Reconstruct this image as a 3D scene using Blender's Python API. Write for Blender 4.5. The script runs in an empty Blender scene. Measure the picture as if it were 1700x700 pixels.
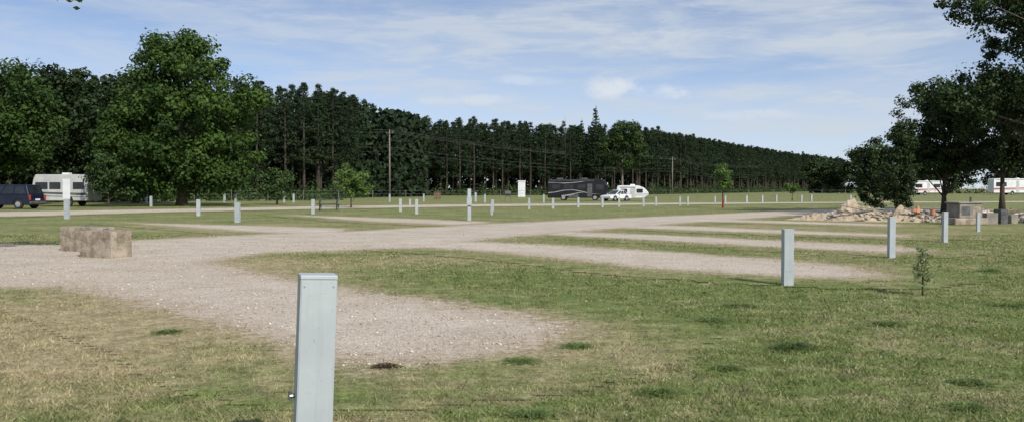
import bpy, math, random
import numpy as np
from mathutils import Vector, Matrix
rng = np.random.default_rng(7)
random.seed(7)
scene = bpy.context.scene
COL = scene.collection

# ------------------------------------------------------------------ helpers
def link(o, parent=None):
    COL.objects.link(o)
    if parent is not None:
        o.parent = parent
    return o

def top(o, label, category, group=None, kind=None):
    o["label"] = label
    o["category"] = category
    if group: o["group"] = group
    if kind: o["kind"] = kind
    return o

def empty(name, loc=(0,0,0), rot=0.0, parent=None):
    o = bpy.data.objects.new(name, None)
    o.empty_display_size = 0.2
    o.location = loc
    o.rotation_euler = (0,0,rot)
    return link(o, parent)

class MB:
    def __init__(s): s.v=[]; s.f=[]
    def add(s, vs, fs):
        n=len(s.v); s.v += [tuple(v) for v in vs]; s.f += [tuple(i+n for i in f) for f in fs]; return s
    def box(s, x0,x1,y0,y1,z0,z1):
        return s.add([(x0,y0,z0),(x1,y0,z0),(x1,y1,z0),(x0,y1,z0),(x0,y0,z1),(x1,y0,z1),(x1,y1,z1),(x0,y1,z1)],
            [(0,3,2,1),(4,5,6,7),(0,1,5,4),(1,2,6,5),(2,3,7,6),(3,0,4,7)])
    def prism(s, prof, y0, y1):
        n=len(prof)
        vs=[(x,y0,z) for x,z in prof]+[(x,y1,z) for x,z in prof]
        fs=[tuple(range(n)), tuple(range(2*n-1,n-1,-1))]
        for i in range(n):
            j=(i+1)%n; fs.append((i,i+n,j+n,j))
        return s.add(vs,fs)
    def tube(s, pts, rad, k=8, cap=True):
        pts=[Vector(p) for p in pts]; n=len(pts); vs=[]; fs=[]
        for i,p in enumerate(pts):
            d=(pts[min(i+1,n-1)]-pts[max(i-1,0)])
            if d.length<1e-6: d=Vector((0,0,1))
            d.normalize()
            a=Vector((0,0,1)) if abs(d.z)<0.9 else Vector((1,0,0))
            u=d.cross(a).normalized(); w=d.cross(u).normalized()
            for q in range(k):
                t=2*math.pi*q/k
                vs.append(p+(u*math.cos(t)+w*math.sin(t))*rad[i])
        for i in range(n-1):
            for q in range(k):
                r=(q+1)%k
                fs.append((i*k+q,(i+1)*k+q,(i+1)*k+r,i*k+r))
        if cap:
            fs.append(tuple(range(k))); fs.append(tuple((n-1)*k+q for q in range(k-1,-1,-1)))
        return s.add(vs,fs)
    def mesh(s, name):
        m=bpy.data.meshes.new(name); m.from_pydata(s.v,[],s.f); m.update()
        import bmesh
        bm=bmesh.new(); bm.from_mesh(m); bmesh.ops.recalc_face_normals(bm, faces=bm.faces); bm.to_mesh(m); bm.free()
        return m
    def obj(s, name, mat, parent=None, bevel=0, smooth=False, loc=(0,0,0), rot=0.0, seg=2):
        m=s.mesh(name); m.materials.append(mat)
        if smooth: m.polygons.foreach_set("use_smooth",[True]*len(m.polygons))
        o=bpy.data.objects.new(name,m); o.location=loc; o.rotation_euler=(0,0,rot)
        link(o,parent)
        if bevel:
            b=o.modifiers.new("bevel",'BEVEL'); b.width=bevel; b.segments=seg; b.limit_method='ANGLE'; b.angle_limit=math.radians(35)
        return o

def np_mesh(name, verts, k, mat, attrs=None, faces=None):
    m=bpy.data.meshes.new(name)
    nv=len(verts)
    if faces is None: faces=np.arange(nv).reshape(-1,k)
    nf=len(faces)
    m.vertices.add(nv); m.vertices.foreach_set("co", np.ascontiguousarray(verts,dtype=np.float32).ravel())
    m.loops.add(nf*k); m.loops.foreach_set("vertex_index", faces.astype(np.int32).ravel())
    m.polygons.add(nf); m.polygons.foreach_set("loop_start", np.arange(0,nf*k,k,dtype=np.int32))
    m.update(calc_edges=True)
    if attrs:
        for an,vals in attrs.items():
            a=m.attributes.new(an,'FLOAT','POINT'); a.data.foreach_set("value", np.ascontiguousarray(vals,dtype=np.float32))
    m.materials.append(mat)
    return m

# ------------------------------------------------------------------ materials
def new_mat(name):
    m=bpy.data.materials.new(name); m.use_nodes=True
    nt=m.node_tree; b=nt.nodes["Principled BSDF"]
    return m,nt,b
def N(nt,t,**kw):
    n=nt.nodes.new(t)
    for k,v in kw.items(): setattr(n,k,v)
    return n
def noise(nt, vec, scale, detail=4, rough=0.6):
    n=N(nt,'ShaderNodeTexNoise'); n.inputs['Scale'].default_value=scale
    n.inputs['Detail'].default_value=detail; n.inputs['Roughness'].default_value=rough
    if vec is not None: nt.links.new(vec,n.inputs['Vector'])
    return n.outputs['Fac']
def math_(nt,op,a,b=None,c=None,clamp=False):
    n=N(nt,'ShaderNodeMath',operation=op,use_clamp=clamp)
    for i,x in enumerate((a,b,c)):
        if x is None: continue
        if isinstance(x,(int,float)): n.inputs[i].default_value=x
        else: nt.links.new(x,n.inputs[i])
    return n.outputs[0]
def maprange(nt,v,a,b,c=0.0,d=1.0,smooth=True):
    n=N(nt,'ShaderNodeMapRange'); n.interpolation_type='SMOOTHSTEP' if smooth else 'LINEAR'
    nt.links.new(v,n.inputs['Value'])
    for k,x in zip(('From Min','From Max','To Min','To Max'),(a,b,c,d)): n.inputs[k].default_value=x
    return n.outputs['Result']
def mix(nt,f,a,b,mode='MIX'):
    n=N(nt,'ShaderNodeMix',data_type='RGBA',blend_type=mode)
    if isinstance(f,(int,float)): n.inputs[0].default_value=f
    else: nt.links.new(f,n.inputs[0])
    for i,x in ((6,a),(7,b)):
        if isinstance(x,tuple): n.inputs[i].default_value=(x[0],x[1],x[2],1)
        else: nt.links.new(x,n.inputs[i])
    return n.outputs[2]
def bump(nt,b,h,strength=0.3,dist=0.02):
    n=N(nt,'ShaderNodeBump'); n.inputs['Strength'].default_value=strength; n.inputs['Distance'].default_value=dist
    nt.links.new(h,n.inputs['Height']); nt.links.new(n.outputs[0],b.inputs['Normal'])

def mat_mottle(name,c1,c2,scale=3.0,rough=0.8,bs=0.2,bd=0.01,metal=0.0,fine=60.0):
    m,nt,b=new_mat(name)
    tc=N(nt,'ShaderNodeTexCoord').outputs['Object']
    n1=noise(nt,tc,scale,6,0.65); n2=noise(nt,tc,fine,3,0.6)
    f=maprange(nt,math_(nt,'ADD',math_(nt,'MULTIPLY',n1,0.7),math_(nt,'MULTIPLY',n2,0.3)),0.35,0.65)
    nt.links.new(mix(nt,f,c1,c2),b.inputs['Base Color'])
    b.inputs['Roughness'].default_value=rough; b.inputs['Metallic'].default_value=metal
    if bs: bump(nt,b,n2,bs,bd)
    return m

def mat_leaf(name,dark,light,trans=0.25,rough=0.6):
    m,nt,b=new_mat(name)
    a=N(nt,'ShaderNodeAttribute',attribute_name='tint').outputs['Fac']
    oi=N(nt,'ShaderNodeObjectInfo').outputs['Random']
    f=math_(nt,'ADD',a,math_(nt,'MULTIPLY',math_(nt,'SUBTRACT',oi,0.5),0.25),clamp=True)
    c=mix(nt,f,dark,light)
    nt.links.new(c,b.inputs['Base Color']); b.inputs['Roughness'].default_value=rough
    b.inputs['Specular IOR Level'].default_value=0.2
    if trans>0:
        t=N(nt,'ShaderNodeBsdfTranslucent'); nt.links.new(c,t.inputs['Color'])
        ms=N(nt,'ShaderNodeMixShader'); ms.inputs[0].default_value=trans
        nt.links.new(b.outputs[0],ms.inputs[1]); nt.links.new(t.outputs[0],ms.inputs[2])
        nt.links.new(ms.outputs[0],nt.nodes['Material Output'].inputs['Surface'])
    return m

M_maple=mat_leaf("maple_leaves",(0.022,0.050,0.011),(0.082,0.142,0.028))
M_edge=mat_leaf("wood_edge_leaves",(0.015,0.032,0.009),(0.058,0.100,0.024),.15)
M_young=mat_leaf("young_leaves",(0.07,0.13,0.03),(0.20,0.30,0.08),0.3)
M_oak=mat_leaf("shaded_oak_leaves",(0.012,0.024,0.008),(0.048,0.078,0.022),0.15)  # leaf colour darkened to stand for shade on the right-hand trees
M_pine=mat_leaf("pine_needles",(0.011,0.022,0.010),(0.046,0.074,0.030),0,0.85)
M_under=mat_leaf("undergrowth_leaves",(0.016,0.036,0.010),(0.080,0.130,0.038),0.15)
M_weed=mat_leaf("weed_leaves",(0.13,0.18,0.05),(0.23,0.31,0.10),0.35)
M_weed2=mat_leaf("dark_weed_leaves",(0.07,0.12,0.03),(0.14,0.20,0.06),0.3)
M_deadw=mat_leaf("dead_leaves",(0.06,0.04,0.025),(0.18,0.13,0.07),0.1)
M_bark=mat_mottle("bark",(0.04,0.032,0.025),(0.10,0.08,0.06),6,0.95,0.6,0.03,fine=25)
M_pinebark=mat_mottle("pine_bark",(0.034,0.026,0.020),(0.078,0.060,0.048),1.5,0.95,0.3,0.03,fine=12)
M_post=mat_mottle("grey_painted_metal",(0.33,0.365,0.38),(0.42,0.455,0.47),2.5,0.5,0.05,0.002,fine=120)
M_postcap=mat_mottle("cap_paint",(0.36,0.39,0.40),(0.44,0.47,0.48),3,0.45,0.05,0.002,fine=80)
def panel_mat():
    m,nt,b=new_mat("panel_paint")
    tc=N(nt,'ShaderNodeTexCoord').outputs['Object']
    n1=noise(nt,tc,1.8,5,.6); sp=noise(nt,tc,45,4,.75)
    mp=N(nt,'ShaderNodeMapping'); mp.inputs['Scale'].default_value=(30,30,1.2); nt.links.new(tc,mp.inputs['Vector']); st=noise(nt,mp.outputs[0],1,4,.6)
    c=mix(nt,maprange(nt,n1,.35,.65),(0.365,0.40,0.415),(0.43,0.465,0.475))
    c=mix(nt,math_(nt,'MULTIPLY',maprange(nt,st,.48,.72),.3),c,(0.27,0.28,0.27))
    c=mix(nt,math_(nt,'MULTIPLY',maprange(nt,sp,.63,.70),.65),c,(0.18,0.18,0.165))
    nt.links.new(c,b.inputs['Base Color']); b.inputs['Roughness'].default_value=.5; bump(nt,b,sp,.08,.002); return m
M_panel=panel_mat()
M_steel=mat_mottle("dull_steel",(0.12,0.12,0.12),(0.3,0.3,0.3),5,0.4,0.1,0.002,metal=0.7)
M_conc=mat_mottle("weathered_concrete",(0.17,0.135,0.095),(0.42,0.355,0.275),3.2,0.95,0.6,0.02,fine=22)
M_conc2=mat_mottle("tan_concrete",(0.17,0.155,0.13),(0.29,0.265,0.225),2,0.9,0.4,0.01,fine=20)
M_white=mat_mottle("white_paint",(0.62,0.63,0.65),(0.74,0.74,0.74),1.2,0.35,0.02,0.002)
M_cream=mat_mottle("cream_siding",(0.38,0.38,0.37),(0.50,0.50,0.48),1.2,0.5,0.02,0.002)
M_blackp=mat_mottle("black_gloss_paint",(0.005,0.005,0.006),(0.011,0.011,0.013),0.8,0.22,0,0)
M_navy=mat_mottle("dark_blue_paint",(0.006,0.008,0.022),(0.012,0.015,0.034),0.8,0.22,0,0)
M_glass=mat_mottle("dark_glass",(0.012,0.015,0.018),(0.03,0.035,0.04),1,0.08,0,0)
M_silver=mat_mottle("silver_graphic",(0.22,0.225,0.23),(0.42,0.42,0.43),1,0.4,0,0)
M_rubber=mat_mottle("rubber",(0.012,0.012,0.012),(0.03,0.03,0.03),8,0.9,0.1,0.004)
M_rim=mat_mottle("wheel_rim",(0.35,0.35,0.36),(0.55,0.55,0.56),6,0.3,0,0,metal=0.6)
M_red=mat_mottle("red_plastic",(0.30,0.03,0.02),(0.42,0.06,0.04),3,0.45,0,0)
M_orange=mat_mottle("faded_orange_plastic",(0.42,0.17,0.08),(0.55,0.25,0.12),3,0.7,0,0)
M_green=mat_mottle("green_metal",(0.012,0.035,0.025),(0.03,0.065,0.045),3,0.5,0.05,0.003)
M_wood=mat_mottle("grey_pole_wood",(0.12,0.10,0.08),(0.26,0.23,0.19),4,0.9,0.4,0.01,fine=30)
M_wire=mat_mottle("weathered_cable",(0.06,0.06,0.055),(0.13,0.125,0.115),3,0.8,0,0)
M_brownbox=mat_mottle("brown_wood",(0.10,0.06,0.035),(0.20,0.13,0.08),4,0.85,0.3,0.01)
M_soil=mat_mottle("sandy_soil",(0.33,0.25,0.165),(0.52,0.435,0.32),1.5,0.95,0.8,0.05,fine=10)
M_rubble=mat_mottle("rubble_stone",(0.22,0.185,0.145),(0.62,0.55,0.455),0.7,0.95,0.4,0.03,fine=14)
M_darkmetal=mat_mottle("dark_machine_metal",(0.04,0.042,0.045),(0.12,0.12,0.12),3,0.6,0.1,0.01)

# ------------------------------------------------------------------ ground plan (metres; camera stands at the origin looking +y)
ROADS = {
 "gravel_road":(0.3,.004,[(-34,25.6),(-15.7,24.9),(-12.5,24.6),(-11.5,27),(-9.2,29.7),(-5.6,32.7),(-1.8,38),(3.3,43.8),(10.7,51.6),(22.2,64.4),(34,72),(37,64),(24,58),(18.2,53),(8.4,40.7),(2.4,32.2),(-0.9,27),(-1.8,23.4),(-3.9,22.7),(-6.1,21.5),(-6.6,19),(-5.6,15.5),(-6.0,13),(-7.4,14.1),(-8.6,13.9),(-34,13)]),
 "gravel_pad":(0.15,.008,[(-7.6,20),(-6.6,19),(-4.8,16.4),(-2.8,14),(-0.9,12),(.20,10.9),(.72,9.9),(.3,9.0),(-.5,8.1),(-1.2,7.8),(-1.7,8.15),(-2.4,9.1),(-3.4,10.2),(-4.5,11.4),(-6.0,13),(-7.6,14.5)]),
 "gravel_pad.001":(0.25,.012,[(-2.6,27),(-1.8,26.4),(.85,24.7),(3.8,21.9),(6.0,19.3),(6.9,17.4),(6.7,15.9),(5.9,15.3),(4.8,15.8),(2.9,17.2),(1.3,19.6),(-.75,22.1),(-2.2,23.2)]),
 "gravel_pad.002":(0.25,.008,[(1.5,32),(2.4,31.8),(5.1,29.7),(8.2,26.4),(10.5,24.2),(10.6,22.5),(9.3,21.5),(7.2,23.6),(4.4,26.8),(1.2,30)]),
 "gravel_pad.003":(0.3,.012,[(5.6,37.8),(7,37),(10.3,33.1),(13.3,29.7),(12.8,28.3),(9.2,30.9),(4.6,35)]),
 "gravel_pad.004":(0.4,.008,[(9,46),(13,42.5),(16.8,38.2),(16,36.5),(12,40),(7.8,42.5)]),
 "gravel_pad.005":(0.3,.008,[(-17.4,40),(-11.4,37.2),(-6.8,34.6),(-6,31.5),(-7.8,30.5),(-10.2,32.6),(-14.8,37.2)]),
 "gravel_pad.006":(0.4,.012,[(-13.2,51.6),(-4.5,44.6),(-0.8,40.6),(-2.5,38),(-7.1,42.2)]),
 "far_gravel_road":(0.7,.016,[(-60,47),(-36,56),(-27,65),(-18.7,74),(-6.5,84),(9.6,91),(36.9,99),(90,112),(90,104),(34.5,93),(8.3,81),(-5.5,74),(-15.6,66),(-22.6,58.5),(-27.5,50),(-34,44),(-60,38)]),
}
def poly_sd(P, poly):
    poly=np.array(poly,float); n=len(poly)
    d2=np.full(len(P),1e12); inside=np.zeros(len(P),bool)
    for i in range(n):
        a=poly[i]; b=poly[(i+1)%n]; e=b-a; w=P-a
        t=np.clip((w@e)/(e@e),0,1)
        q=w-t[:,None]*e
        d2=np.minimum(d2,(q**2).sum(1))
        c=((a[1]>P[:,1])!=(b[1]>P[:,1]))
        den=(b[1]-a[1]) if abs(b[1]-a[1])>1e-9 else 1e-9
        c&=P[:,0]<(b[0]-a[0])*(P[:,1]-a[1])/den+a[0]
        inside^=c
    d=np.sqrt(d2)
    return np.where(inside,d,-d)
def union_sd(P):
    s=np.full(len(P),-50.0)
    for nm,(c,z,poly) in ROADS.items(): s=np.maximum(s,poly_sd(P,poly))
    return s
DRY=[(-4.6,8.2,2.0,.6),(-6.5,10.5,2.6,.75),(-5.0,17.8,1.6,.5),(-3.4,19.5,2.0,.45),(-1.2,5.6,.8,.55),
     (1.0,8.8,1.0,.4),(3.5,13.0,2.4,-.25),(5.0,12,3,.05),(-12,34,4,.35),(-6,40,4,.3),(10,36,5,.2),(14,33,6,.25),(4.0,7.5,2.8,-.2),(7.5,13,3.5,-.15),(0,14,2.5,-.2),(.8,7,1.2,.15),(-2.4,6.6,.9,-.1)]
def dry_at(P,sd):
    d=np.exp(-np.abs(sd)/0.5)*0.5
    for x,y,r,a in DRY:
        d+=a*np.exp(-((P[:,0]-x)**2+(P[:,1]-y)**2)/(r*r))
    return np.clip(d,-0.4,1.2)

def patch_factor(nt):
    pos=N(nt,'ShaderNodeNewGeometry').outputs['Position']
    att=N(nt,'ShaderNodeAttribute',attribute_name='dry').outputs['Fac']
    n1=noise(nt,pos,0.35,5,0.6); n2=noise(nt,pos,1.9,5,0.7)
    s=math_(nt,'ADD',math_(nt,'MULTIPLY',math_(nt,'SUBTRACT',n1,0.5),2.0),math_(nt,'MULTIPLY',math_(nt,'SUBTRACT',n2,0.5),2.3))
    s=math_(nt,'ADD',s,math_(nt,'ADD',att,0.24),clamp=True)
    n3=noise(nt,pos,3.6,4,0.65)
    shade=maprange(nt,n3,.33,.67,.74,1.26,False)
    cm=N(nt,'ShaderNodeCombineColor')
    for i in range(3): nt.links.new(shade,cm.inputs[i])
    return pos,s,cm.outputs[0]

def ground_material():
    m,nt,b=new_mat("ground_surface")
    pos,dry,shade=patch_factor(nt)
    edge=N(nt,'ShaderNodeAttribute',attribute_name='edge').outputs['Fac']
    nf=noise(nt,pos,14,5,0.7); nff=noise(nt,pos,70,4,0.7); nm=noise(nt,pos,0.9,6,0.7); nl=noise(nt,pos,0.22,4,0.6)
    green=mix(nt,maprange(nt,nf,0.35,0.65),(0.105,0.137,0.040),(0.195,0.232,0.078))
    straw=mix(nt,maprange(nt,nf,0.35,0.65),(0.26,0.21,0.115),(0.43,0.365,0.215))
    grass=mix(nt,dry,green,straw)
    grass=mix(nt,math_(nt,'MULTIPLY',maprange(nt,nff,0.42,0.30),0.5),grass,(0.07,0.065,0.03))
    grass=mix(nt,1.0,grass,shade,'MULTIPLY')
    vor=N(nt,'ShaderNodeTexVoronoi'); vor.inputs['Scale'].default_value=40; nt.links.new(pos,vor.inputs['Vector'])
    hv=N(nt,'ShaderNodeSeparateColor'); nt.links.new(vor.outputs['Color'],hv.inputs[0])
    g1=mix(nt,maprange(nt,nm,0.33,0.67),(0.42,0.345,0.265),(0.57,0.495,0.405))
    g1=mix(nt,math_(nt,'MULTIPLY',maprange(nt,nl,0.42,0.62),0.35),g1,(0.39,0.30,0.21))
    g2=mix(nt,math_(nt,'MULTIPLY',hv.outputs[0],0.45),g1,(0.68,0.62,0.54))
    g2=mix(nt,math_(nt,'MULTIPLY',maprange(nt,hv.outputs[1],0.72,0.95),0.5),g2,(0.21,0.17,0.13))
    wk=noise(nt,pos,2.6,6,.75)
    g2=mix(nt,math_(nt,'MULTIPLY',maprange(nt,wk,.60,.72),.35),g2,(0.24,0.21,0.11))
    ne=noise(nt,pos,1.1,6,0.7); ne2=noise(nt,pos,7,5,0.75)
    e=math_(nt,'ADD',edge,math_(nt,'ADD',math_(nt,'MULTIPLY',math_(nt,'SUBTRACT',ne,0.5),1.6),math_(nt,'MULTIPLY',math_(nt,'SUBTRACT',ne2,0.5),1.6)))
    mask=maprange(nt,e,1.86,2.10)
    soil=mix(nt,maprange(nt,ne2,0.4,0.6),(0.30,0.22,0.14),(0.44,0.36,0.255))
    edgeband=math_(nt,'MULTIPLY',maprange(nt,e,1.45,1.9),maprange(nt,e,2.6,2.1))
    base=mix(nt,mask,grass,g2)
    base=mix(nt,math_(nt,'MULTIPLY',edgeband,0.5),base,soil)
    nt.links.new(base,b.inputs['Base Color']); b.inputs['Roughness'].default_value=0.95
    b.inputs['Specular IOR Level'].default_value=0.1
    h=math_(nt,'ADD',math_(nt,'MULTIPLY',nff,0.5),math_(nt,'MULTIPLY',vor.outputs['Distance'],0.7))
    bump(nt,b,math_(nt,'ADD',h,math_(nt,'MULTIPLY',nf,0.8)),0.6,0.025)
    return m
M_ground=ground_material()

def axis(lo_f,hi_f,step,far):
    mid=np.arange(lo_f,hi_f+1e-6,step)
    def ext(start,sgn):
        out=[];s=step;x=start
        while abs(x)<far: s*=1.35; x+=sgn*s; out.append(x)
        return out
    return np.array(list(reversed(ext(lo_f,-1)))+list(mid)+ext(hi_f,1))
def grid(xs,ys,z,name,keep=None):
    X,Y=np.meshgrid(xs,ys); P=np.stack([X.ravel(),Y.ravel()],1)
    nx,ny=len(xs),len(ys)
    i=np.arange((ny-1)*(nx-1)); r=i//(nx-1); c=i%(nx-1); a=r*nx+c
    F=np.stack([a,a+1,a+nx+1,a+nx],1)
    sd=None
    if keep is not None:
        sd=union_sd(P)
        own=poly_sd(P,keep); ok=(own>-1.5)
        fk=ok[F].any(1); F=F[fk]
        used=np.unique(F); remap=-np.ones(len(P),int); remap[used]=np.arange(len(used)); F=remap[F]; P=P[used]; sd=sd[used]
    V=np.column_stack([P,np.full(len(P),z)])
    return V,F,P,sd
xs=axis(-32,28,0.4,1500); ys=axis(2,66,0.4,1500)
V,F,P,_=grid(xs,ys,0.0,"ground")
sdg=union_sd(P)
gm=np_mesh("ground",V,4,M_ground,{"edge":np.where(sdg<-1.2,np.clip(sdg+2,0,4),0.0),"dry":dry_at(P,sdg)},F)
g=link(bpy.data.objects.new("ground",gm)); top(g,"patchy mown grass field with dry straw coloured spots","ground",kind="structure")
for nm,(cell,zz_,poly) in ROADS.items():
    pa=np.array(poly); lo=pa.min(0)-2; hi=pa.max(0)+2
    V,F,P,sd=grid(np.arange(lo[0],hi[0],cell),np.arange(lo[1],hi[1],cell),zz_,nm,poly)
    mm=np_mesh(nm,V,4,M_ground,{"edge":np.clip(sd+2,0,4),"dry":dry_at(P,sd)},F)
    o=link(bpy.data.objects.new(nm,mm))
    top(o,"pale gravel track with ragged grassy edges" if "road" in nm else "gravel parking pad branching off the track","gravel road",kind="structure")

# ------------------------------------------------------------------ grass blades
def blade_material():
    m,nt,b=new_mat("grass_blades")
    pos,dry,shade=patch_factor(nt)
    t=N(nt,'ShaderNodeAttribute',attribute_name='tint').outputs['Fac']
    g=mix(nt,t,(0.105,0.148,0.040),(0.235,0.285,0.095))
    s=mix(nt,t,(0.31,0.25,0.14),(0.52,0.45,0.27))
    f=math_(nt,'ADD',dry,math_(nt,'MULTIPLY',math_(nt,'SUBTRACT',t,0.5),0.5),clamp=True)
    c=mix(nt,1.0,mix(nt,f,g,s),shade,'MULTIPLY'); nt.links.new(c,b.inputs['Base Color']); b.inputs['Roughness'].default_value=0.7
    b.inputs['Specular IOR Level'].default_value=0.2
    tr=N(nt,'ShaderNodeBsdfTranslucent'); nt.links.new(c,tr.inputs['Color'])
    ms=N(nt,'ShaderNodeMixShader'); ms.inputs[0].default_value=0.3
    nt.links.new(b.outputs[0],ms.inputs[1]); nt.links.new(tr.outputs[0],ms.inputs[2])
    nt.links.new(ms.outputs[0],nt.nodes['Material Output'].inputs['Surface'])
    return m
nb=330000
d=np.exp(rng.uniform(math.log(3.6),math.log(30),nb)); x=rng.uniform(-0.70,0.70,nb)*d
P=np.stack([x,d],1); sd=union_sd(P); dr=dry_at(P,sd)
def clumpf(P): 
    a=0.5+0.5*np.sin(P[:,0]*3.1+1.7*np.sin(P[:,1]*2.3))*np.sin(P[:,1]*2.7+1.3*np.sin(P[:,0]*1.9))
    b=0.5+0.5*np.sin(P[:,0]*7.3+2.1*np.sin(P[:,1]*5.1+1))*np.sin(P[:,1]*6.1+1.9*np.sin(P[:,0]*4.3+2))
    return .5*a+.5*b
clump=clumpf(P)
pk=1/(1+np.exp((sd+0.25+0.9*(0.5-clump))/0.10)); pk=np.maximum(pk,0.012*(clump>.55))
pk*=np.clip(1.05-0.5*np.clip(dr,0,1),0.3,1)*np.clip(.35+clump,0,1)
k=rng.random(nb)<pk; P=P[k]; sd=sd[k]; dr=dr[k]; clump=clump[k]; n=len(P)
hgt=rng.uniform(0.010,0.034,n)*(0.55+0.8*clump)*(1+1.1*(rng.random(n)<0.03))*np.clip(1+P[:,1]*0.012,1,1.4)
wid=0.0026+0.00052*P[:,1]
az=rng.uniform(0,2*np.pi,n); lean=rng.uniform(0.3,1.6,n)*hgt; la=rng.uniform(0,2*np.pi,n)
base=np.column_stack([P,np.zeros(n)])
s=np.column_stack([np.cos(az)*wid,np.sin(az)*wid,np.zeros(n)])
tip=base+np.column_stack([np.cos(la)*lean,np.sin(la)*lean,hgt])
Vb=np.stack([base-s,base+s,tip],1).reshape(-1,3)
tint=np.repeat(rng.random(n),3)
m=np_mesh("grass",Vb,3,blade_material(),{"tint":tint,"dry":np.repeat(dr,3)})
o=link(bpy.data.objects.new("grass",m)); top(o,"short mown grass blades with dry straw patches","grass",kind="stuff")

# pebbles
npb=90000
d=np.exp(rng.uniform(math.log(7),math.log(26),npb)); x=rng.uniform(-0.7,0.6,npb)*d
P=np.stack([x,d],1); sd=union_sd(P)
k=rng.random(npb)<np.clip((sd+0.25)/0.5,0,1)*0.8+0.006; P=P[k][:40000]; n=len(P)
r=rng.uniform(0.004,0.010,n)*(1+0.02*P[:,1])*(1+1.3*(rng.random(n)<0.04))
oc=np.array([(1,0,0),(0,1,0),(-1,0,0),(0,-1,0),(0,0,1),(0,0,-1)],float)
sc=rng.uniform(0.6,1.3,(n,6,1)); az=rng.uniform(0,6.28,n); ca,sa=np.cos(az),np.sin(az)
L=oc[None]*sc*r[:,None,None]; L[:,:,2]*=0.6
X=L[:,:,0]*ca[:,None]-L[:,:,1]*sa[:,None]; Y=L[:,:,0]*sa[:,None]+L[:,:,1]*ca[:,None]
V=np.stack([X+P[:,0:1],Y+P[:,1:2],L[:,:,2]+0.010+r[:,None]*0.2],2).reshape(-1,3)
tf=np.array([(0,1,4),(1,2,4),(2,3,4),(3,0,4),(1,0,5),(2,1,5),(3,2,5),(0,3,5)])
F=(tf[None]+np.arange(n)[:,None,None]*6).reshape(-1,3)
M_peb,nt,b=new_mat("pebbles")
t=N(nt,'ShaderNodeAttribute',attribute_name='tint').outputs['Fac']
nt.links.new(mix(nt,t,(0.30,0.24,0.18),(0.66,0.59,0.50)),b.inputs['Base Color']); b.inputs['Roughness'].default_value=0.9
m=np_mesh("loose_gravel",V,3,M_peb,{"tint":np.repeat(rng.random(n),6)},F)
o=link(bpy.data.objects.new("loose_gravel",m)); top(o,"loose pale gravel stones on the track","gravel",kind="stuff")

# small white clover flowers
nfz=700
d=np.exp(rng.uniform(math.log(5),math.log(18),nfz)); x=d*rng.uniform(0.1,0.62,nfz); P=np.stack([x,d],1)
k=(union_sd(P)<-0.6)&(rng.random(nfz)<clumpf(P)**2*(0.3+0.9*(x/d>0.42))); P=P[k]; n=len(P)
r=rng.uniform(0.004,0.007,n)*(1+0.03*P[:,1])
L=oc[None]*np.ones((n,6,1))*r[:,None,None]
V=(L+np.column_stack([P,rng.uniform(.02,.05,n)])[:,None,:]).reshape(-1,3)
F=(tf[None]+np.arange(n)[:,None,None]*6).reshape(-1,3)
M_fl=mat_mottle("white_petals",(0.4,0.4,0.30),(0.6,0.6,0.5),20,0.8,0,0)
o=link(bpy.data.objects.new("clover_flowers",np_mesh("clover_flowers",V,3,M_fl,None,F))); top(o,"tiny white clover flowers in the grass","flowers",kind="stuff")

# ------------------------------------------------------------------ foliage generators
def unit(n,r=rng):
    v=r.normal(size=(n,3)); return v/np.linalg.norm(v,axis=1)[:,None]
def leaves(C,Nr,S,asp=0.6,r=rng):
    n=len(C); a=unit(n,r); T=np.cross(Nr,a); T/=np.linalg.norm(T,axis=1)[:,None]+1e-9; B=np.cross(Nr,T)
    S=S[:,None]
    fold=Nr*S*0.12
    return np.stack([C-T*S*.5, C-B*S*.5*asp+fold, C+T*S*.5, C+B*S*.5*asp+fold],1).reshape(-1,3)
def crown_data(blobs,nclump,rc,per,size,seed,shell=(0.55,1.0),flat=0.75,tmax=.65,asp=.62):
    r=np.random.default_rng(seed)
    bl=np.array(blobs,float); w=bl[:,3]*bl[:,4]*bl[:,5]; w=w**0.8; w/=w.sum()
    bi=r.choice(len(bl),nclump,p=w); dirs=unit(nclump,r)
    rad=r.uniform(shell[0],shell[1],nclump)
    cc=bl[bi,:3]+dirs*bl[bi,3:6]*rad[:,None]
    rcs=rc*r.uniform(0.6,1.35,nclump); ct=r.uniform(0.0,tmax,nclump)
    ci=np.repeat(np.arange(nclump),per); n=len(ci)
    dv=unit(n,r); rr=r.random(n)**0.45*(1+0.35*(r.random(n)<0.12))
    off=dv*(rcs[ci]*rr)[:,None]; off[:,2]*=flat
    C=cc[ci]+off
    C[:,2]=np.maximum(C[:,2],.1)
    Nr=dv+np.array([0,0,0.55])+0.55*r.normal(size=(n,3)); Nr/=np.linalg.norm(Nr,axis=1)[:,None]
    S=size*r.uniform(0.6,1.4,n)
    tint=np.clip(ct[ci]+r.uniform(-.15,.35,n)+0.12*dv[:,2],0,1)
    V=leaves(C,Nr,S,asp,r)
    return V,np.repeat(tint,4),cc
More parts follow.
